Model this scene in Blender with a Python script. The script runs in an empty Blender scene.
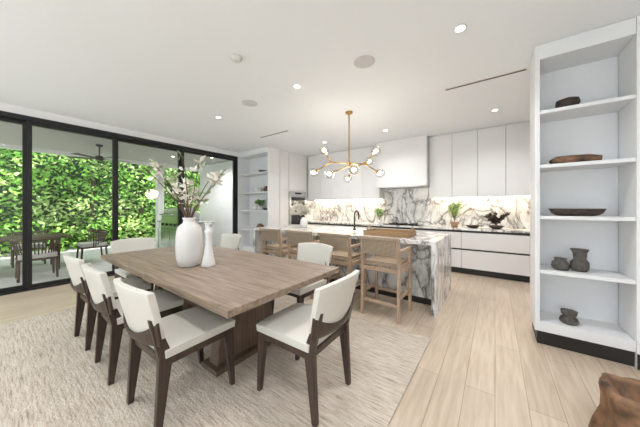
import bpy, bmesh, math, random
from mathutils import Vector, Matrix, noise
random.seed(7)
S=bpy.context.scene
try:
    S.view_settings.view_transform='Standard'; S.view_settings.exposure=0.18
except Exception: pass
H=1.40; CEIL=3.05
# ---------------------------------------------------------------- materials
def newmat(name):
    m=bpy.data.materials.new(name); m.use_nodes=True
    nt=m.node_tree; b=nt.nodes['Principled BSDF']
    return m,nt,b
def plain(name,col,rough=.5,metal=0,emit=None,es=0,bump=0,bscale=60,var=.0):
    m,nt,b=newmat(name)
    b.inputs['Base Color'].default_value=(*col,1); b.inputs['Roughness'].default_value=rough
    b.inputs['Metallic'].default_value=metal
    if emit: 
        b.inputs['Emission Color'].default_value=(*emit,1); b.inputs['Emission Strength'].default_value=es
    tc=nt.nodes.new('ShaderNodeTexCoord'); n=nt.nodes.new('ShaderNodeTexNoise')
    n.inputs['Scale'].default_value=bscale; n.inputs['Detail'].default_value=4
    nt.links.new(tc.outputs['Object'],n.inputs['Vector'])
    if bump:
        bp=nt.nodes.new('ShaderNodeBump'); bp.inputs['Strength'].default_value=bump; bp.inputs['Distance'].default_value=.01
        nt.links.new(n.outputs['Fac'],bp.inputs['Height']); nt.links.new(bp.outputs['Normal'],b.inputs['Normal'])
    if var:
        r=nt.nodes.new('ShaderNodeValToRGB')
        r.color_ramp.elements[0].position=.3; r.color_ramp.elements[1].position=.7
        r.color_ramp.elements[0].color=tuple(c*(1-var) for c in col)+(1,)
        r.color_ramp.elements[1].color=tuple(min(1,c*(1+var)) for c in col)+(1,)
        nt.links.new(n.outputs['Fac'],r.inputs['Fac']); nt.links.new(r.outputs['Color'],b.inputs['Base Color'])
    return m
def wood(name,c1,c2,axis='X',rough=.5,scale=1.0,planks=None):
    m,nt,b=newmat(name); N=nt.nodes; L=nt.links
    tc=N.new('ShaderNodeTexCoord'); mp=N.new('ShaderNodeMapping')
    s=[14*scale]*3; s['XYZ'.index(axis)]=1.0*scale; mp.inputs['Scale'].default_value=s
    L.new(tc.outputs['Object'],mp.inputs['Vector'])
    n=N.new('ShaderNodeTexNoise'); n.inputs['Scale'].default_value=2.2; n.inputs['Detail'].default_value=8; n.inputs['Distortion'].default_value=.6
    L.new(mp.outputs['Vector'],n.inputs['Vector'])
    r=N.new('ShaderNodeValToRGB'); r.color_ramp.elements[0].position=.33; r.color_ramp.elements[1].position=.68
    r.color_ramp.elements[0].color=(*c1,1); r.color_ramp.elements[1].color=(*c2,1)
    L.new(n.outputs['Fac'],r.inputs['Fac'])
    out=r.outputs['Color']
    if planks:
        mp2=N.new('ShaderNodeMapping'); mp2.inputs['Rotation'].default_value=(0,0,planks[3])
        L.new(tc.outputs['Object'],mp2.inputs['Vector'])
        br=N.new('ShaderNodeTexBrick'); br.inputs['Scale'].default_value=1
        br.inputs['Brick Width'].default_value=planks[0]; br.inputs['Row Height'].default_value=planks[1]
        br.inputs['Mortar Size'].default_value=planks[2]; br.inputs['Mortar Smooth'].default_value=.4
        br.inputs['Color1'].default_value=(1,1,1,1); br.inputs['Color2'].default_value=(.86,.845,.82,1); br.inputs['Mortar'].default_value=(.60,.53,.45,1)
        br.offset=.37; br.inputs['Bias'].default_value=-.2
        L.new(mp2.outputs['Vector'],br.inputs['Vector'])
        mx=N.new('ShaderNodeMix'); mx.data_type='RGBA'; mx.blend_type='MULTIPLY'; mx.inputs[0].default_value=1
        L.new(out,mx.inputs[6]); L.new(br.outputs['Color'],mx.inputs[7]); out=mx.outputs[2]
    L.new(out,b.inputs['Base Color']); b.inputs['Roughness'].default_value=rough
    bp=N.new('ShaderNodeBump'); bp.inputs['Strength'].default_value=.08; bp.inputs['Distance'].default_value=.005
    L.new(n.outputs['Fac'],bp.inputs['Height']); L.new(bp.outputs['Normal'],b.inputs['Normal'])
    return m
def marble(name):
    m,nt,b=newmat(name); N=nt.nodes; L=nt.links
    tc=N.new('ShaderNodeTexCoord'); mp=N.new('ShaderNodeMapping'); mp.inputs['Rotation'].default_value=(.5,.7,.4)
    mp.inputs['Scale'].default_value=(1,1,.55)
    L.new(tc.outputs['Object'],mp.inputs['Vector'])
    outs=[]
    for sc,dist,lo,hi,vein in ((2.0,2.0,.445,.555,(.26,.24,.22,1)),(4.0,1.4,.47,.53,(.45,.44,.44,1))):
        n=N.new('ShaderNodeTexNoise'); n.inputs['Scale'].default_value=sc; n.inputs['Detail'].default_value=7; n.inputs['Distortion'].default_value=dist
        L.new(mp.outputs['Vector'],n.inputs['Vector'])
        r=N.new('ShaderNodeValToRGB'); e=r.color_ramp.elements
        e[0].position=lo-.05; e[0].color=(1,1,1,1); e[1].position=hi+.05; e[1].color=(1,1,1,1)
        for p,c in ((lo+.02,(.84,.84,.84,1)),(.5,vein),(hi-.02,(.82,.81,.80,1))):
            x=e.new(p); x.color=c
        L.new(n.outputs['Fac'],r.inputs['Fac']); outs.append(r.outputs['Color'])
    mx=N.new('ShaderNodeMix'); mx.data_type='RGBA'; mx.blend_type='MULTIPLY'; mx.inputs[0].default_value=1
    L.new(outs[0],mx.inputs[6]); L.new(outs[1],mx.inputs[7])
    m2=N.new('ShaderNodeMix'); m2.data_type='RGBA'; m2.blend_type='MULTIPLY'; m2.inputs[0].default_value=1
    L.new(mx.outputs[2],m2.inputs[6]); m2.inputs[7].default_value=(.82,.81,.79,1)
    L.new(m2.outputs[2],b.inputs['Base Color'])
    b.inputs['Roughness'].default_value=.22
    return m
M={}
M['wall']=plain('wall_paint',(.88,.88,.88),.8,bump=.02)
M['ceil']=plain('ceiling_paint',(.84,.87,.90),.9,bump=.02)
M['cab']=plain('cabinet_white',(.80,.79,.785),.35)
M['shelf']=plain('shelf_white',(.81,.815,.82),.5)
M['black']=plain('black_metal',(.012,.012,.014),.35)
M['toe']=plain('toe_kick_black',(.015,.013,.012),.4)
M['floor']=wood('oak_floor',(.53,.42,.31),(.66,.555,.44),'Y',.30,1.0,(2.2,.19,.003,math.pi/2))
M['table']=wood('table_wood',(.17,.12,.088),(.35,.262,.195),'X',.42,1.2)
M['walnut']=wood('walnut',(.03,.018,.013),(.065,.04,.028),'Z',.4,1.5)
M['base']=wood('table_base_wood',(.09,.06,.04),(.18,.125,.09),'Z',.5,1.2)
M['oak']=wood('stool_oak',(.38,.26,.17),(.54,.40,.29),'Z',.5,2)
M['leather']=plain('cream_leather',(.64,.615,.56),.45,bump=.1,bscale=200)
M['marble']=marble('marble')
M['steel']=plain('stainless',(.55,.56,.57),.28,1)
M['dglass']=plain('oven_glass',(.02,.02,.025),.08)
M['brass']=plain('brass',(.50,.31,.10),.28,1)
M['ceramic']=plain('matte_white_ceramic',(.70,.68,.65),.65,bump=.35,bscale=22)
M['ceramic2']=plain('white_ceramic',(.74,.73,.71),.5)
M['branch']=plain('branch_bark',(.13,.08,.05),.8,bump=.4)
M['bloom']=plain('blossom',(.74,.70,.62),.7)
M['leafy']=plain('leaf_sage',(.30,.36,.20),.6)
M['leaf1']=plain('leaf_bright',(.29,.58,.09),.5,var=.4,bscale=3)
M['leaf2']=plain('leaf_mid',(.12,.33,.04),.5,var=.4,bscale=3)
M['leaf3']=plain('leaf_light',(.62,.82,.30),.5,var=.3,bscale=3)
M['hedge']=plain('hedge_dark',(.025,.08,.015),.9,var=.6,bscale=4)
M['darkwood']=plain('dark_carved_wood',(.045,.03,.022),.6,bump=.6,bscale=40,var=.5)
M['stone']=plain('weathered_stone',(.10,.09,.08),.8,bump=.8,bscale=30,var=.4)
M['root']=plain('root_wood',(.17,.09,.045),.6,bump=1,bscale=14,var=.7)
M['basket']=plain('basket_wicker',(.35,.22,.11),.7,bump=.8,bscale=120,var=.3)
M['patio']=plain('patio_stone',(.60,.59,.56),.7,var=.08,bscale=2,bump=.1)
M['slat']=plain('pergola_slat',(.50,.49,.47),.7)
M['stucco']=plain('stucco',(.74,.73,.70),.85,bump=.2)
M['speaker']=plain('speaker_grille',(.60,.60,.61),.8)
M['bulb']=plain('bulb_glow',(1,1,1),.5,emit=(1,.9,.75),es=12)
M['down']=plain('downlight_glow',(1,1,1),.5,emit=(1,.97,.92),es=9)
M['led']=plain('led_strip',(1,1,1),.5,emit=(1,.86,.66),es=12)
M['red']=plain('outdoor_fabric',(.62,.60,.56),.9)
M['odark']=plain('outdoor_teak_dark',(.09,.06,.04),.6)
def glassm(name,refl,tint):
    m,nt,b=newmat(name); N=nt.nodes; L=nt.links; N.remove(b)
    t=N.new('ShaderNodeBsdfTransparent'); t.inputs[0].default_value=(*tint,1)
    g=N.new('ShaderNodeBsdfGlossy'); g.inputs['Roughness'].default_value=.02
    x=N.new('ShaderNodeMixShader'); x.inputs[0].default_value=refl
    L.new(t.outputs[0],x.inputs[1]); L.new(g.outputs[0],x.inputs[2]); L.new(x.outputs[0],N['Material Output'].inputs[0])
    return m
M['glass']=glassm('window_glass',.04,(.97,.98,.98))
M['globe']=glassm('globe_glass',.30,(.93,.92,.90))
# rug
m,nt,b=newmat('striated_rug'); N=nt.nodes; L=nt.links
tc=N.new('ShaderNodeTexCoord'); mp=N.new('ShaderNodeMapping'); mp.inputs['Scale'].default_value=(3.6,46,1)
L.new(tc.outputs['Object'],mp.inputs['Vector'])
n=N.new('ShaderNodeTexNoise'); n.inputs['Scale'].default_value=1.4; n.inputs['Detail'].default_value=6; n.inputs['Roughness'].default_value=.8
L.new(mp.outputs['Vector'],n.inputs['Vector'])
r=N.new('ShaderNodeValToRGB'); e=r.color_ramp.elements
e[0].position=.34; e[0].color=(.27,.195,.14,1); e[1].position=.57; e[1].color=(.65,.58,.495,1)
x=e.new(.45); x.color=(.50,.425,.34,1)
L.new(n.outputs['Fac'],r.inputs['Fac']); L.new(r.outputs['Color'],b.inputs['Base Color']); b.inputs['Roughness'].default_value=.95
n2=N.new('ShaderNodeTexNoise'); n2.inputs['Scale'].default_value=60; L.new(tc.outputs['Object'],n2.inputs['Vector'])
bp=N.new('ShaderNodeBump'); bp.inputs['Strength'].default_value=.9; bp.inputs['Distance'].default_value=.012
L.new(n2.outputs['Fac'],bp.inputs['Height']); L.new(bp.outputs['Normal'],b.inputs['Normal'])
M['rug']=m
# woven material
m,nt,b=newmat('woven_cord'); N=nt.nodes; L=nt.links
tc=N.new('ShaderNodeTexCoord'); outs=[]
for d_ in('X','Z'):
    ck=N.new('ShaderNodeTexWave'); ck.inputs['Scale'].default_value=20; ck.bands_direction=d_; ck.inputs['Distortion'].default_value=.6
    L.new(tc.outputs['Object'],ck.inputs['Vector']); outs.append(ck)
mm=N.new('ShaderNodeMath'); mm.operation='MULTIPLY'; L.new(outs[0].outputs['Fac'],mm.inputs[0]); L.new(outs[1].outputs['Fac'],mm.inputs[1])
r=N.new('ShaderNodeValToRGB'); r.color_ramp.elements[0].color=(.28,.20,.13,1); r.color_ramp.elements[1].color=(.68,.56,.44,1); r.color_ramp.elements[1].position=.6
L.new(mm.outputs[0],r.inputs['Fac']); L.new(r.outputs['Color'],b.inputs['Base Color']); b.inputs['Roughness'].default_value=.8
bp=N.new('ShaderNodeBump'); bp.inputs['Strength'].default_value=.7; bp.inputs['Distance'].default_value=.01
L.new(mm.outputs[0],bp.inputs['Height']); L.new(bp.outputs['Normal'],b.inputs['Normal'])
M['woven']=m
# ---------------------------------------------------------------- builder
class B:
    def __init__(s,name): s.name=name; s.bm=bmesh.new(); s.mats=[]
    def mi(s,k):
        if k not in s.mats: s.mats.append(k)
        return s.mats.index(k)
    def face(s,vs,k,smooth=False):
        try:
            f=s.bm.faces.new(vs); f.material_index=s.mi(k); f.smooth=smooth; return f
        except ValueError: return None
    def hexa(s,bot,top,k):
        v=[s.bm.verts.new(p) for p in bot]+[s.bm.verts.new(p) for p in top]
        for q in((3,2,1,0),(4,5,6,7),(0,1,5,4),(1,2,6,5),(2,3,7,6),(3,0,4,7)): s.face([v[i] for i in q],k)
    def box(s,x0,x1,y0,y1,z0,z1,k):
        s.hexa([(x0,y0,z0),(x1,y0,z0),(x1,y1,z0),(x0,y1,z0)],[(x0,y0,z1),(x1,y0,z1),(x1,y1,z1),(x0,y1,z1)],k)
    def bar(s,p0,p1,w0,d0,w1,d1,k):
        def q(p,w,d): return [(p[0]-w/2,p[1]-d/2,p[2]),(p[0]+w/2,p[1]-d/2,p[2]),(p[0]+w/2,p[1]+d/2,p[2]),(p[0]-w/2,p[1]+d/2,p[2])]
        s.hexa(q(p0,w0,d0),q(p1,w1,d1),k)
    def tube(s,pts,rad,k,seg=8,caps=True):
        pts=[Vector(p) for p in pts]
        if not isinstance(rad,(list,tuple)): rad=[rad]*len(pts)
        rings=[]; prev=None
        for i,p in enumerate(pts):
            t=(pts[min(i+1,len(pts)-1)]-pts[max(i-1,0)]).normalized()
            if prev is None:
                a=Vector((0,0,1)) if abs(t.z)<.9 else Vector((1,0,0))
                u=t.cross(a).normalized()
            else:
                u=(prev-t*prev.dot(t)).normalized()
            prev=u; w=t.cross(u)
            rings.append([s.bm.verts.new(p+(u*math.cos(2*math.pi*j/seg)+w*math.sin(2*math.pi*j/seg))*rad[i]) for j in range(seg)])
        for a,b_ in zip(rings,rings[1:]):
            for j in range(seg): s.face([a[j],a[(j+1)%seg],b_[(j+1)%seg],b_[j]],k,True)
        if caps: s.face(rings[0][::-1],k); s.face(rings[-1],k)
    def lathe(s,c,prof,k,seg=24,fn=None,close=True):
        rings=[]
        for r,z in prof:
            ring=[]
            for j in range(seg):
                a=2*math.pi*j/seg; rr=r*(fn(a,z) if fn else 1)
                ring.append(s.bm.verts.new((c[0]+rr*math.cos(a),c[1]+rr*math.sin(a),c[2]+z)))
            rings.append(ring)
        for a,b_ in zip(rings,rings[1:]):
            for j in range(seg): s.face([a[j],a[(j+1)%seg],b_[(j+1)%seg],b_[j]],k,True)
        if close: s.face(rings[0][::-1],k); s.face(rings[-1],k)
    def sphere(s,c,r,k,sc=(1,1,1),n=10):
        prof=[(max(.001,r*math.sin(math.pi*i/n)),-r*math.cos(math.pi*i/n)*sc[2]) for i in range(n+1)]
        s.lathe(c,prof,k,max(10,n+4))
    def leaf(s,p,d,size,w,k):
        d=Vector(d).normalized(); u=d.cross(Vector((random.uniform(-1,1),random.uniform(-1,1),random.uniform(-1,1)))).normalized()
        p=Vector(p); n=d.cross(u)
        v=[s.bm.verts.new(x) for x in (p,p+d*size*.5+u*w*.5+n*w*.15,p+d*size,p+d*size*.5-u*w*.5+n*w*.15)]
        s.face(v,k)
    def shell(s,fo,fi,nu,nv,k,smooth=True):
        O=[[s.bm.verts.new(fo(i/nu,j/nv)) for j in range(nv+1)] for i in range(nu+1)]
        I=[[s.bm.verts.new(fi(i/nu,j/nv)) for j in range(nv+1)] for i in range(nu+1)]
        for i in range(nu):
            for j in range(nv):
                s.face([O[i][j],O[i+1][j],O[i+1][j+1],O[i][j+1]],k,smooth)
                s.face([I[i][j+1],I[i+1][j+1],I[i+1][j],I[i][j]],k,smooth)
        for i in range(nu):
            s.face([O[i][0],I[i][0],I[i+1][0],O[i+1][0]],k); s.face([O[i+1][nv],I[i+1][nv],I[i][nv],O[i][nv]],k)
        for j in range(nv):
            s.face([O[0][j+1],I[0][j+1],I[0][j],O[0][j]],k); s.face([O[nu][j],I[nu][j],I[nu][j+1],O[nu][j+1]],k)
    def mesh(s):
        bmesh.ops.recalc_face_normals(s.bm,faces=s.bm.faces)
        me=bpy.data.meshes.new(s.name); s.bm.to_mesh(me); s.bm.free()
        for k in s.mats: me.materials.append(M[k])
        return me
    def done(s,loc=(0,0,0),rot=0,bevel=0,fixn=True):
        if fixn: bmesh.ops.recalc_face_normals(s.bm,faces=s.bm.faces)
        me=bpy.data.meshes.new(s.name); s.bm.to_mesh(me); s.bm.free()
        for k in s.mats: me.materials.append(M[k])
        return place(s.name,me,loc,rot,bevel)
def place(name,me,loc=(0,0,0),rot=0,bevel=0):
    o=bpy.data.objects.new(name,me); S.collection.objects.link(o); o.location=loc; o.rotation_euler=(0,0,rot)
    if bevel:
        b=o.modifiers.new('bevel','BEVEL'); b.width=bevel; b.segments=2; b.limit_method='ANGLE'; b.angle_limit=math.radians(40)
    return o
def boxobj(name,x0,x1,y0,y1,z0,z1,k,bevel=0):
    b=B(name); b.box(x0,x1,y0,y1,z0,z1,k); return b.done(bevel=bevel)
# ---------------------------------------------------------------- shell
XL=-6.3; YB=6.42; XR=3.2; YR=-2.6; CT0=CEIL-.003
boxobj('floor',XL-.1,XR+.15,YR-.15,YB+.15,-.1,0,'floor')
boxobj('ceiling',XL-.15,XR+.15,YR-.15,YB+.15,CEIL,CEIL+.15,'ceil')
boxobj('wall_back',XL-.15,XR+.15,YB,YB+.15,0,CEIL,'wall')
boxobj('wall_right',XR,XR+.15,YR,YB,0,CEIL,'wall')
boxobj('trim_2',XL-.15,XL,YR,4.40,2.92,CEIL,'wall')
boxobj('wall_left',XL-.15,XL,4.40,YB,0,CEIL,'wall')
b=B('wall_rear')
b.box(XL,XR,YR-.15,YR,2.75,CEIL,'wall')
for a,c in((XL,-5.6),(-2.2,-1.6),(2.6,XR)): b.box(a,c,YR-.15,YR,0,2.75,'wall')
b.done()
for i,(a,c) in enumerate(((-5.6,-2.2),(-1.6,2.6))):  # unseen rear windows, added to let sky light brighten the room
    b=B('window_%d'%(i+6)); mid=(a+c)/2
    for x in(a,mid-.04,c-.08): b.box(x,x+.08,YR-.12,YR-.04,0,2.75,'black')
    for z in(0,2.67): b.box(a,c,YR-.12,YR-.04,z,z+.08,'black')
    b.box(a,c,YR-.085,YR-.08,.05,2.7,'glass'); b.done()
posts=[YR,-.9,.36,1.52,2.81,4.33]
for i in range(5):
    y0,y1=posts[i],posts[i+1]; b=B('window_%d'%(i+1))
    xo=XL-.10 if i%2 else XL-.04
    b.box(xo-.035,xo+.035,y0-.0,y0+.05,0.03,2.84,'black'); b.box(xo-.035,xo+.035,y1-.05,y1,0.03,2.84,'black')
    b.box(xo-.03,xo+.03,y0+.05,y1-.05,0.03,.09,'black'); b.box(xo-.03,xo+.03,y0+.05,y1-.05,2.78,2.84,'black')
    b.box(xo-.004,xo+.004,y0+.05,y1-.05,.09,2.78,'glass'); b.done()
b=B('trim_1'); b.box(XL-.15,XL+.01,YR,4.33,2.84,2.92,'black'); b.box(XL-.15,XL+.01,YR,4.33,0,.03,'black'); b.box(XL-.15,XL+.01,4.33,4.40,0,2.92,'black'); b.done()
# ---------------------------------------------------------------- right shelf
FY=3.29
boxobj('wall_side',.99,XR,FY,FY+.42,0,CEIL,'wall')
boxobj('baseboard_side',.992,XR,FY-.012,FY-.001,0,.13,'toe')
b=B('built_in_shelf')
b.box(.33,.37,FY,FY+.42,.14,CT0,'shelf'); b.box(.37,.988,FY+.38,FY+.42,.14,CT0,'shelf')
b.box(.37,.988,FY,FY+.38,2.90,CT0,'shelf'); b.box(.37,.988,FY,FY+.38,.14,.235,'shelf')
b.box(.35,.988,FY+.03,FY+.42,0,.14,'toe')
SH=[.235,.76,1.31,1.83,2.38]
for z in SH[1:]: b.box(.37,.988,FY+.005,FY+.38,z-.035,z,'shelf')
b.done(bevel=.003)
# ---------------------------------------------------------------- left tall unit
X0,X1,Y0=XL+.003,-4.95,4.42
b=B('open_display_shelf')
b.box(X1-.04,X1,Y0,Y0+.42,.1,CT0,'shelf'); b.box(X0,X0+.04,Y0,Y0+.42,.1,CT0,'shelf'); b.box(X0+.04,X1-.04,Y0+.38,Y0+.42,.1,CT0,'shelf')
b.box(X0+.04,X1-.04,Y0,Y0+.38,2.90,CT0,'shelf'); b.box(X0+.04,X1-.04,Y0,Y0+.38,.1,.235,'shelf')
for z in SH[1:]: b.box(X0+.04,X1-.04,Y0+.005,Y0+.38,z-.035,z,'shelf')
b.box(X0+.04,X1-.02,Y0+.03,Y0+.42,0,.1,'toe'); b.done(bevel=.002)
b=B('tall_pantry_cabinet'); Y1=Y0+.425
b.box(X0,X1-.005,Y1,YB-.003,.1,.64,'cab'); b.box(X0,X1-.005,Y1,YB-.003,1.88,CT0,'cab'); b.box(X0,X1-.06,Y1,YB-.003,.64,1.88,'cab')
b.box(X1-.06,X1-.005,Y1,Y0+.78,.64,1.88,'cab'); b.box(X1-.06,X1-.005,Y0+1.59,YB-.003,.64,1.88,'cab')
b.box(X0+.04,X1-.03,Y1,YB-.003,0,.1,'toe')
for y0,y1,zz in((Y1,Y0+.78,((.12,1.9),(1.92,3.02))),(Y0+.79,Y0+1.6,((.12,.62),(1.92,3.02)))):
    for z0,z1 in zz: b.box(X1-.005,X1+.015,y0,y1-.006,z0,z1,'cab')
b.done(bevel=.002)
b=B('built_in_oven'); ya,yb=Y0+.79,Y0+1.58
for z0,z1 in((.66,1.32),(1.36,1.86)):
    b.box(X1-.055,X1+.03,ya,yb,z0,z1,'steel'); b.box(X1+.03,X1+.034,ya+.08,yb-.08,z0+.08,z1-.16,'dglass')
    b.tube([(X1+.07,ya+.08,z1-.11),(X1+.07,yb-.08,z1-.11)],.012,'steel'); 
    for y in(ya+.12,yb-.12): b.tube([(X1+.02,y,z1-.11),(X1+.07,y,z1-.11)],.008,'steel')
    b.box(X1+.03,X1+.033,ya+.25,yb-.25,z1-.07,z1-.02,'dglass')
b.done(bevel=.002)
# ---------------------------------------------------------------- back run
LX,RX=-4.90,1.6; LF=5.80; CT=.955; YW=YB-.003
b=B('kitchen_base_cabinet')
b.box(LX,RX,LF+.07,YW,0,.12,'toe'); b.box(LX,RX,LF+.03,YW,.12,.915,'toe')
w=(RX-LX)/6
for i in range(6):
    xa=LX+i*w
    for z0,z1 in((.13,.50),(.535,.87)): b.box(xa+.003,xa+w-.003,LF,LF+.03,z0,z1,'cab')
b.box(LX,RX,LF-.02,YW,.915,CT,'marble'); b.done(bevel=.002)
b=B('marble_backsplash'); b.box(LX,RX,YB-.02,YW,CT,1.6,'marble'); b.box(-2.46,-1.26,YB-.02,YW,1.6,1.88,'marble'); b.done()
UF=6.06
def uppers(name,xa,xb,n,z0):
    b=B(name); b.box(xa,xb,UF+.02,YW,z0,CT0,'cab'); w=(xb-xa)/n
    for i in range(n): b.box(xa+i*w+.003,xa+(i+1)*w-.003,UF,UF+.02,z0-.01,CEIL-.03,'cab')
    for i in range(1,n): b.box(xa+i*w-.003,xa+i*w+.003,UF+.012,UF+.02,z0,CEIL-.03,'toe')
    b.box(xa+.05,xb-.05,YB-.06,YB-.035,z0-.016,z0,'led'); b.done(bevel=.001)
uppers('upper_cabinet',-1.25,1.6,6,1.62)
uppers('upper_cabinet',-4.90,-2.47,5,1.62)
b=B('range_hood'); b.box(-2.46,-1.26,5.85,YW,1.90,CT0,'cab'); b.box(-2.3,-1.42,5.92,YB-.1,1.885,1.90,'steel'); b.done(bevel=.003)
b=B('cooktop'); b.box(-2.3,-1.42,5.88,6.3,CT,CT+.02,'dglass')
for x in(-2.1,-1.86,-1.62):
    for y in(5.98,6.2): b.lathe((x,y,CT+.02),[(.08,0),(.085,.02),(.05,.025)],'black',16)
b.done()
# ---------------------------------------------------------------- island
IX0,IX1,IY0,IY1=-4.2,-.60,3.32,4.62
b=B('kitchen_island')
b.box(IX0,IX1,IY0,IY1,CT-.05,CT,'marble'); b.box(IX1-.06,IX1,IY0,IY1,0,CT-.05,'marble'); b.box(IX0,IX0+.06,IY0,IY1,0,CT-.05,'marble')
b.box(IX0+.06,IX1-.06,IY0+.33,IY1-.04,.1,CT-.05,'marble'); b.box(IX0+.06,IX1-.06,IY0+.36,IY1-.08,0,.1,'toe')
w=(IX1-IX0-.12)/6
for i in range(6): b.box(IX0+.06+i*w+.003,IX0+.06+(i+1)*w-.003,IY1-.04,IY1-.02,.12,CT-.08,'cab')
b.done(bevel=.002)
b=B('kitchen_faucet'); fx,fy=-2.2,4.15
b.lathe((fx,fy,CT),[(.028,0),(.028,.03),(.018,.035)],'black',16)
pts=[(fx,fy,CT+.02),(fx,fy,CT+.28)]+[(fx,fy+.09-.09*math.cos(t),CT+.28+.09*math.sin(t)) for t in [math.pi*i/8 for i in range(1,9)]]+[(fx,fy+.18,CT+.2)]
b.tube(pts,.015,'black',10); b.tube([(fx,fy,CT+.06),(fx+.07,fy,CT+.09)],.008,'black'); b.done()
b=B('wicker_tray'); 
b.box(-1.7,-1.0,3.5,3.95,CT,CT+.015,'basket')
for p in(( -1.7,-1.0,3.5,3.52),(-1.7,-1.0,3.93,3.95),(-1.7,-1.68,3.52,3.93),(-1.02,-1.0,3.52,3.93)): b.box(*p,CT+.015,CT+.075,'basket')
for x in(-1.7,-1.0): b.tube([(x,3.65,CT+.06),(x,3.66,CT+.12),(x,3.79,CT+.12),(x,3.8,CT+.06)],.01,'basket')
b.done(bevel=.004)
# ---------------------------------------------------------------- stools
b=B('counter_stool'); W=.24
for sx in(-1,1):
    b.bar((sx*W,-.24,0),(sx*W,-.22,.64),.036,.036,.04,.04,'oak')
    b.bar((sx*W,-.22,.64),(sx*W,-.25,.98),.04,.04,.034,.034,'oak')
    b.bar((sx*W,.22,0),(sx*W,.20,.84),.036,.036,.036,.036,'oak')
    b.box(sx*W-.018,sx*W+.018,-.2,.2,.585,.64,'oak'); b.box(sx*W-.013,sx*W+.013,-.21,.2,.27,.305,'oak')
    b.box(sx*W-.018,sx*W+.018,-.24,.22,.835,.87,'oak')
b.box(-W,W,-.23,-.2,.585,.635,'oak'); b.box(-W,W,.185,.215,.585,.635,'oak')
b.box(-W,W,-.24,-.215,.18,.215,'oak'); b.box(-W,W,.2,.225,.2,.24,'oak')
b.box(-W+.01,W-.01,-.19,.20,.64,.675,'woven')
b.box(-W+.02,W-.02,-.18,.19,.675,.705,'woven')
def f(off): return lambda u,v:((u-.5)*2*(W-.01),-.245-.02*(1-(2*u-1)**2)-.03*v+off,.80+.19*v)
b.shell(f(-.012),f(.015),10,4,'woven')
b.shell(lambda u,v:((u-.5)*2*(W+.025),-.30-.02*(1-(2*u-1)**2),.985+.045*v),lambda u,v:((u-.5)*2*(W+.025),-.255-.02*(1-(2*u-1)**2),.985+.045*v),10,1,'woven')
sm=b.mesh()
for x in(-1.17,-1.83,-2.50,-3.15): place('counter_stool',sm,(x,3.12,0),random.uniform(-.05,.05),.004)
# ---------------------------------------------------------------- dining table
b=B('dining_table'); TX0,TX1,TY0,TY1,TZ=-4.05,-1.27,.82,2.08,.79
n=6
for i in range(n):
    ya=TY0+(TY1-TY0)*i/n; yb=TY0+(TY1-TY0)*(i+1)/n
    b.box(TX0+.11,TX1-.11,ya+.0006,yb-.0006,TZ-.05,TZ,'table')
for xa,xb in((TX0,TX0+.109),(TX1-.109,TX1)): b.box(xa,xb,TY0,TY1,TZ-.05,TZ,'table')
b.box(TX0+.3,TX1-.3,TY0+.25,TY1-.25,TZ-.09,TZ-.05,'base')
for x in(-1.95,-3.3):
    b.hexa([(x-.06,1.12,.055),(x+.06,1.12,.055),(x+.06,1.78,.055),(x-.06,1.78,.055)],[(x-.06,1.22,TZ-.09),(x+.06,1.22,TZ-.09),(x+.06,1.68,TZ-.09),(x-.06,1.68,TZ-.09)],'base')
    b.box(x-.12,x+.12,1.08,1.82,.012,.055,'base')
b.box(-3.24,-2.01,1.38,1.52,.25,.45,'base')
b.done(bevel=.005)
b=B('area_rug'); b.box(-4.7,-.55,.0,2.74,0.0005,.012,'rug'); b.done(bevel=.003)
# ---------------------------------------------------------------- chairs
b=B('dining_chair'); W=.22
for sx in(-1,1):
    b.hexa([(sx*W-.018,-.29,0),(sx*W+.018,-.29,0),(sx*W+.018,-.255,0),(sx*W-.018,-.255,0)],
           [(sx*W-.018,-.27,.46),(sx*W+.018,-.27,.46),(sx*W+.018,-.19,.46),(sx*W-.018,-.19,.46)],'walnut')
    b.hexa([(sx*W-.018,-.27,.46),(sx*W+.018,-.27,.46),(sx*W+.018,-.19,.46),(sx*W-.018,-.19,.46)],
           [(sx*W-.008,-.325,.72),(sx*W+.022,-.325,.72),(sx*W+.022,-.285,.72),(sx*W-.008,-.285,.72)],'walnut')
    b.hexa([(sx*W-.018,.235,0),(sx*W+.018,.235,0),(sx*W+.018,.265,0),(sx*W-.018,.265,0)],
           [(sx*W-.018,.17,.46),(sx*W+.018,.17,.46),(sx*W+.018,.25,.46),(sx*W-.018,.25,.46)],'walnut')
    b.box(sx*W-.018,sx*W+.018,-.2,.22,.405,.46,'walnut')
b.box(-W,W,-.25,-.22,.41,.455,'walnut'); b.box(-W,W,.2,.23,.41,.455,'walnut')
def s_top(u,v):
    x=(u-.5)*.50; y=-.24+.50*v
    return (x,y,.525-.012*(2*u-1)**4-.008*(2*v-1)**4-.006*math.sin(math.pi*u)*math.sin(math.pi*v))
b.shell(s_top,lambda u,v:((u-.5)*.49,-.235+.49*v,.455),8,8,'leather')
def g(off):
    def f(u,v):
        t=2*u-1; w=.245+.03*v
        return (t*w,-.315-.075*v+.055*t*t+off,.585+.325*v-.02*t*t*v)
    return f
b.shell(g(-.012),g(.028),12,6,'leather')
b.shell(lambda u,v:((2*u-1)*.262,-.312-.02*v+.055*(2*u-1)**2-.018,.55+.15*v*(.35+.65*(2*u-1)**2)),
        lambda u,v:((2*u-1)*.258,-.312-.02*v+.055*(2*u-1)**2-.0,.55+.15*v*(.35+.65*(2*u-1)**2)),12,2,'walnut')
cm=b.mesh(); RZ=.012
for x,y,r in((-1.88,.86,.03),(-2.65,.83,-.02),(-3.42,.82,.02),(-1.20,1.43,math.pi/2+.02),(-1.9,2.17,math.pi),(-3.75,2.17,math.pi),(-4.12,1.28,-math.pi/2)):
    place('dining_chair',cm,(x,y,RZ),r,.004)
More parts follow.
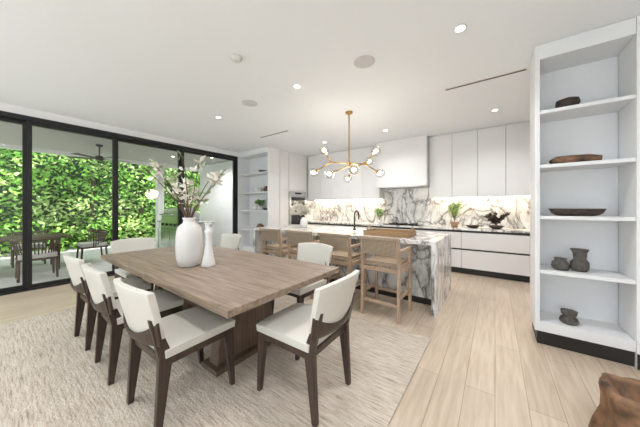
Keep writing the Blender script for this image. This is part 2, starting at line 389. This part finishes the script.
# ---------------------------------------------------------------- vases with branches
def branches(b,c,n,h,spread,leafk,ls,lw,nl,rr=.006,seed=1,zoff=0,extra=None):
    random.seed(seed)
    for i in range(n):
        a=2*math.pi*i/n+random.uniform(-.4,.4); L=h*random.uniform(.7,1.0); sp=spread*random.uniform(.5,1)
        pts=[]
        for t in range(7):
            u=t/6; pts.append(Vector((c[0]+math.cos(a)*sp*u**1.5+random.uniform(-.012,.012)*u,c[1]+math.sin(a)*sp*u**1.5+random.uniform(-.012,.012)*u,c[2]+zoff+L*u)))
        b.tube(pts,[rr*(1-.7*t/6) for t in range(7)],'branch',6)
        for _ in range(nl):
            u=random.uniform(.35,1); k=min(5,int(u*6)); p=pts[k].lerp(pts[k+1],u*6-k)
            q=p+Vector((random.uniform(-1,1),random.uniform(-1,1),random.uniform(-.2,1)))*.05*h
            b.tube([p,q],[rr*.35,rr*.2],'branch',4)
            kk=leafk if not(extra and random.random()<.4) else extra
            for _ in range(3): b.leaf(q,(random.uniform(-1,1),random.uniform(-1,1),random.uniform(-.3,1)),ls*random.uniform(.6,1.2),lw,kk)
vx,vy=-2.58,1.22
b=B('branch_vase')
b.lathe((vx,vy,TZ),[(.085,0),(.10,.01),(.118,.08),(.125,.2),(.122,.32),(.112,.385),(.09,.42),(.058,.445),(.055,.475),(.064,.50),(.055,.50),(.045,.47),(.04,.43),(.02,.40)],'ceramic',40,fn=lambda a,z:1+.012*math.sin(a*10+z*40))
branches(b,(vx,vy,TZ+.40),9,.72,.52,'bloom',.10,.045,6,.009,3,extra='leafy')
b.done(fixn=False)
b=B('candlestick_vase')
b.lathe((-2.40,1.33,TZ),[(.065,0),(.068,.01),(.06,.05),(.045,.12),(.032,.22),(.028,.28),(.03,.33),(.042,.36),(.028,.375),(.03,.43),(.04,.44),(.03,.44),(.01,.43)],'ceramic2',24); b.done(fixn=False)
b=B('blossom_vase'); ix,iy=-3.35,4.0
b.lathe((ix,iy,CT),[(.05,0),(.07,.02),(.085,.1),(.07,.17),(.045,.2),(.05,.22),(.04,.22),(.02,.19)],'ceramic2',20)
branches(b,(ix,iy,CT+.18),12,.36,.27,'bloom',.08,.065,9,.004,5); b.done(fixn=False)
b=B('potted_herb'); ix,iy=-2.48,6.08
b.lathe((ix,iy,CT),[(.05,0),(.055,.01),(.065,.1),(.055,.1),(.05,.09)],'ceramic2',18)
branches(b,(ix,iy,CT+.08),12,.32,.11,'leaf1',.07,.03,10,.003,6,extra='bloom'); b.done(fixn=False)
b=B('potted_shrub'); ix,iy=-.72,6.0
b.lathe((ix,iy,CT),[(.05,0),(.06,.01),(.08,.12),(.07,.12),(.06,.1)],'basket',18)
branches(b,(ix,iy,CT+.1),16,.42,.13,'leaf3',.07,.025,12,.004,8,extra='leafy'); b.done(fixn=False)
b=B('bonsai_bowl'); ix,iy=0.02,6.0
b.lathe((ix,iy,CT),[(.06,0),(.09,.02),(.13,.07),(.12,.07),(.08,.04)],'darkwood',20)
branches(b,(ix,iy,CT+.05),14,.27,.24,'darkwood',.05,.03,14,.006,9); b.done(fixn=False)
b=B('serving_bowl'); b.lathe((-.38,6.0,CT),[(.05,0),(.07,.005),(.14,.06),(.13,.06),(.06,.02),(.01,.015)],'darkwood',20); b.done(fixn=False)
# ---------------------------------------------------------------- shelf ornaments
def wob(k): return lambda a,z:1+.08*noise.noise(Vector((math.cos(a)*1.5+k,math.sin(a)*1.5,z*8)))*2
ny=FY+.17
b=B('carved_bowl'); b.lathe((.59,ny-.03,SH[4]),[(.05,0),(.075,.02),(.09,.06),(.082,.10),(.065,.105),(.07,.06),(.02,.03)],'darkwood',20,fn=wob(1)); b.done(fixn=False)
b=B('driftwood_carving'); b.tube([(.46,ny-.03,SH[3]+.030),(.51,ny-.03,SH[3]+.045),(.62,ny-.02,SH[3]+.046),(.74,ny-.03,SH[3]+.044),(.82,ny-.03,SH[3]+.038)],[.02,.043,.045,.042,.028],'root',10); b.done()
b=B('wooden_trough')
b.shell(lambda u,v:(.46+.38*u,ny-.09+.14*v,SH[2]+.06*max(abs(2*u-1)**8,abs(2*v-1)**3)+.014),lambda u,v:(.48+.34*u,ny-.08+.12*v,SH[2]+.03*max(abs(2*u-1)**8,abs(2*v-1)**3)),16,8,'darkwood'); b.done()
b=B('clay_jug'); b.lathe((.54,ny-.03,SH[1]),[(.055,0),(.072,.03),(.065,.075),(.042,.095),(.05,.12),(.04,.12),(.02,.08)],'stone',18,fn=wob(3)); b.done(fixn=False)
b=B('clay_vase'); b.lathe((.68,ny,SH[1]),[(.05,0),(.068,.03),(.065,.09),(.045,.12),(.05,.18),(.068,.22),(.058,.22),(.02,.14)],'stone',18,fn=wob(4)); b.done(fixn=False)
b=B('stone_figure'); b.lathe((.60,ny-.04,SH[0]),[(.06,0),(.075,.02),(.065,.055),(.045,.07),(.06,.09),(.062,.125),(.01,.135)],'stone',16,fn=wob(6)); b.done()
for i,(x,z,kind) in enumerate(((-5.6,SH[3],0),(-5.25,SH[2],1),(-5.5,SH[1],2),(-5.4,SH[4],1),(-5.2,SH[3],2),(-5.7,SH[2],0),(-5.15,SH[1],0))):
    b=B(['ceramic_jar','stone_bowl','clay_pot'][kind]); k=['ceramic2','stone','root'][kind]
    if kind==1: b.lathe((x,Y0+.18,z),[(.04,0),(.06,.005),(.12,.07),(.11,.07),(.05,.02)],k,18)
    else: b.lathe((x,Y0+.18,z),[(.06,0),(.10,.03),(.11,.09),(.07,.14),(.05,.16),(.04,.15),(.02,.1)],k,18)
    b.done(fixn=False)
b=B('potted_trailing_plant'); b.lathe((-5.5,Y0+.18,SH[2]),[(.05,0),(.06,.01),(.075,.1),(.065,.1),(.05,.09)],'ceramic2',18)
branches(b,(-5.5,Y0+.18,SH[2]+.08),12,.2,.12,'leaf2',.08,.04,8,.003,21,extra='leafy'); b.done(fixn=False)
b=B('tree_root_stool'); c=(.68,2.19,0)
def rf(a,z): return 1+.16*noise.noise(Vector((math.cos(a)*2,math.sin(a)*2,z*2.5)))+.07*math.sin(a*5+z*6)
b.lathe(c,[(.19,0),(.18,.08),(.155,.18),(.155,.26),(.165,.31),(.16,.335),(.135,.34),(.11,.325),(.09,.25),(.02,.23)],'root',40,fn=rf); b.done(fixn=False)
# ---------------------------------------------------------------- ceiling fixtures
def disc(name,x,y,r,t,k,k2=None):
    b=B(name); b.lathe((x,y,CEIL-t),[(r*.97,0),(r,t*.3),(r,t-.0005)],k,28)
    if k2: b.lathe((x,y,CEIL-t-.002),[(r*.7,0),(r*.7,.003)],k2,24)
    return b.done()
disc('ceiling_speaker',-1.2,2.5,.12,.008,'speaker'); disc('ceiling_speaker',-3.14,2.42,.12,.008,'speaker')
b=B('smoke_detector'); b.lathe((-2.3,1.59,CEIL-.045),[(.02,0),(.045,.004),(.055,.03),(.065,.032),(.065,.0445)],'ceramic2',24); b.done()
def spot(x,y,e):
    l=bpy.data.lights.new('downlight_and_fill_lamp','SPOT'); l.energy=e; l.spot_size=math.radians(150); l.spot_blend=.9; l.shadow_soft_size=.08; l.color=(.97,.97,1)
    o=bpy.data.objects.new('downlight_and_fill_lamp',l); S.collection.objects.link(o); o.location=(x,y,CEIL-.03); return o
for x,y in((-.26,2.55),(-2.18,2.46),(-4.1,2.46),(0,5.05),(-1.9,5.0),(-3.5,5.0),(-.3,.2),(-2.3,.2),(-4.8,-.7),(-1.3,-1.5),(1.5,1.2),(1.5,5)):  # those out of view are added to brighten the room
    o=disc('recessed_and_added_downlight',x,y,.055,.006,'ceramic2','down'); l=spot(x,y,62); l.parent=o
for xa,xb in((-.57,.31),(-4.5,-3.6)):
    b=B('linear_air_diffuser'); b.box(xa,xb,3.74,3.80,CEIL-.006,CEIL-.0005,'ceramic2'); b.box(xa+.01,xb-.01,3.755,3.785,CEIL-.008,CEIL-.005,'black'); b.done()
# ---------------------------------------------------------------- chandelier
cx,cy=-2.05,3.67; hz=2.16
b=B('globe_chandelier')
b.lathe((cx,cy,CEIL-.031),[(.02,0),(.06,.005),(.065,.03)],'brass',24)
b.tube([(cx,cy,CEIL-.02),(cx,cy,hz)],.011,'brass',10)
b.sphere((cx,cy,hz),.035,'brass')
hub=Vector((cx,cy,hz)); ends=[((-.26,-.18,.02),[(-.46,-.27,-.10),(-.24,-.34,.12)]),((.24,.14,-.02),[(.37,.12,.10),(.36,.30,-.12)]),((-.05,.22,-.06),[(-.20,.36,-.16),(.10,.40,.05)]),((.12,-.20,-.08),[(.26,-.36,-.16),(-.06,-.36,-.18)])]
globes=[]
for j,es in ends:
    J=hub+Vector(j); b.tube([hub,J],.011,'brass'); b.sphere(J,.022,'brass')
    for e_ in es:
        E=hub+Vector(e_); b.tube([J,E],.010,'brass'); d=(E-J).normalized()
        b.tube([E,E+d*.05],[.02,.026],'brass',12); globes.append(E+d*.105)
for g_ in globes:
    b.sphere(g_,.032,'bulb'); b.sphere(g_,.082,'globe',n=14)
b.done()
l=bpy.data.lights.new('chandelier_lamp','POINT'); l.energy=24; l.color=(1,.9,.78); l.shadow_soft_size=.2
o=bpy.data.objects.new('chandelier_lamp',l); S.collection.objects.link(o); o.location=(cx,cy,1.9)
for x0,x1 in((-1.2,1.5),(-4.8,-2.5)):
    l=bpy.data.lights.new('undercabinet_lamp','AREA'); l.shape='RECTANGLE'; l.size=x1-x0; l.size_y=.04; l.energy=9; l.color=(1,.82,.60)
    o=bpy.data.objects.new('undercabinet_lamp',l); S.collection.objects.link(o); o.location=((x0+x1)/2,6.26,1.595)
# ---------------------------------------------------------------- outdoors
boxobj('patio_ground',-30,XL-.1,-14,18,-.2,-.02,'patio')
b=B('patio_roof'); b.box(-9.8,XL-.16,-4,7,3.02,3.12,'stucco')
for i in range(29):
    x=-9.75+i*.115; b.box(x,x+.075,-4,7,2.96,3.02,'slat')
b.box(-9.9,-9.8,-4,7,2.86,3.14,'stucco'); b.done()
b=B('patio_column'); b.box(-9.75,-9.55,3.45,3.65,-.02,2.955,'stucco'); b.box(-9.78,-9.52,3.42,3.68,-.02,.1,'stucco'); b.done()
b=B('patio_partition'); b.box(-9.2,XL-.16,4.75,4.95,-.02,2.955,'stucco'); b.done()
for x,y in((-8,-.5),(-8,3.3),(-7.2,4.1)):  # added patio lamps, brighten the dark partition wall
    o=disc('recessed_and_added_downlight',x,y,.055,.006,'ceramic2','down'); o.location.z=2.955-CEIL
    l=spot(x,y,110); l.location.z=2.90
random.seed(11)
b=B('foliage_hedge')
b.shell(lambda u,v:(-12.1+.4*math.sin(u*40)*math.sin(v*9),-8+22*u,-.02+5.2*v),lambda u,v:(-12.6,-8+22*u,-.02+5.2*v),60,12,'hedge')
for i in range(26000):
    yy=random.uniform(-5.5,11.5); zz=random.uniform(0,5.4)
    dep=.6*noise.noise(Vector((yy*.7,zz*.7,3)))+.5*noise.noise(Vector((yy*2,zz*2,8)))
    p=(-11.4+dep+random.uniform(-.35,.15),yy,zz)
    q=noise.noise(Vector((yy*1.1,zz*1.1,1)))+random.uniform(-.4,.4)
    b.leaf(p,(random.uniform(.1,1),random.uniform(-1,1),random.uniform(-.9,.5)),random.uniform(.10,.24),random.uniform(.05,.10),'leaf1' if q<.05 else('leaf3' if q>.2 else 'leaf2'))
for i in range(14):
    yy=-7+i*1.5; b.tube([(-11.6,yy,-.02),(-11.7,yy+.2,2),(-11.8,yy,4.4)],[.09,.07,.04],'branch')
b.done(fixn=False)
b=B('patio_ceiling_fan'); fx,fy=-8,1.6
b.lathe((fx,fy,2.895),[(.03,0),(.07,.03),(.07,.06)],'black',16); b.tube([(fx,fy,2.93),(fx,fy,2.66)],.015,'black'); b.lathe((fx,fy,2.56),[(.04,0),(.1,.03),(.1,.08),(.05,.12)],'black',20)
for i in range(5):
    a=2*math.pi*i/5+.3; c,s_=math.cos(a),math.sin(a)
    def P(r,w,z): return (fx+c*r-s_*w,fy+s_*r+c*w,z)
    b.hexa([P(.08,-.03,2.60),P(.62,-.07,2.595),P(.62,.07,2.61),P(.08,.03,2.61)],[P(.08,-.03,2.61),P(.62,-.07,2.605),P(.62,.07,2.62),P(.08,.03,2.62)],'black')
b.done()
b=B('barbecue_grill'); gx,gy=-8.35,3.5
b.box(gx-.95,gx+.95,gy-.1,gy+.75,-.02,.88,'stucco'); b.box(gx-1.0,gx+1.0,gy-.15,gy+.8,.88,.93,'marble')
b.box(gx-.65,gx+.65,gy-.16,gy+.5,.12,1.0,'steel'); b.box(gx-.003,gx+.003,gy-.165,gy-.16,.14,.70,'black'); b.box(gx-.64,gx+.64,gy-.165,gy-.16,.70,.71,'black')
b.shell(lambda u,v:(gx-.65+1.3*u,gy-.14+.62*v,1.0+.38*math.sin(math.pi*(.12+.76*v))),lambda u,v:(gx-.65+1.3*u,gy-.14+.62*v,.99),4,10,'steel')
b.tube([(gx-.5,gy-.24,1.16),(gx+.5,gy-.24,1.16)],.02,'steel')
for x in(-.45,.45): b.tube([(gx+x,gy-.24,1.16),(gx+x,gy-.1,1.16)],.012,'steel')
for i in range(4): b.tube([(gx-.45+i*.3,gy-.16,.84),(gx-.45+i*.3,gy-.21,.84)],.04,'black',12)
b.done()
b=B('outdoor_table'); b.box(-9.0,-7.9,-.9,1.1,.70,.74,'odark')
for x in(-8.9,-8.05):
    for y in(-.75,.9): b.bar((x,y,-.02),(x,y,.70),.06,.06,.08,.08,'odark')
b.done(bevel=.004)
b=B('outdoor_chair')
for sx in(-1,1):
    for sy in(-1,1): b.tube([(sx*.25,sy*.25,0),(sx*.24,sy*.22,.42)],[.018,.022],'odark')
b.box(-.27,.27,-.26,.26,.38,.42,'odark'); b.box(-.25,.25,-.24,.24,.42,.50,'red')
pts=[]
for i in range(19):
    a=math.pi+math.pi*i/18; p=(.32*math.cos(a),.30*math.sin(a)+.02,.78); pts.append(p)
    q=(.25*math.cos(a),.24*math.sin(a)+.02,.41); b.tube([q,p],.011,'odark',6)
b.tube(pts,.022,'odark',8)
om=b.mesh()
for x,y,r in((-7.45,-.35,math.pi/2),(-7.45,.55,math.pi/2),(-9.35,-.35,-math.pi/2),(-9.35,.55,-math.pi/2),(-8.45,1.55,math.pi)): place('outdoor_chair',om,(x,y,-.02),r)
# ---------------------------------------------------------------- light
w=bpy.data.worlds.new('sky'); S.world=w; w.use_nodes=True
nt=w.node_tree; bg=nt.nodes['Background']; bg.inputs['Color'].default_value=(.84,.92,1,1); bg.inputs['Strength'].default_value=2.9
l=bpy.data.lights.new('sun','SUN'); l.energy=8; l.angle=.02; l.color=(1,.96,.88)
o=bpy.data.objects.new('sun',l); S.collection.objects.link(o)
o.rotation_euler=Vector((-.25,.5,-.83)).to_track_quat('-Z','Y').to_euler()
# ---------------------------------------------------------------- camera
c=bpy.data.cameras.new('camera'); c.sensor_width=36; c.lens=13.5; c.shift_y=-6.5/640; c.clip_start=.02
o=bpy.data.objects.new('camera',c); S.collection.objects.link(o); o.location=(0,0,H); o.rotation_euler=(math.radians(90),0,math.radians(36.1)); S.camera=o
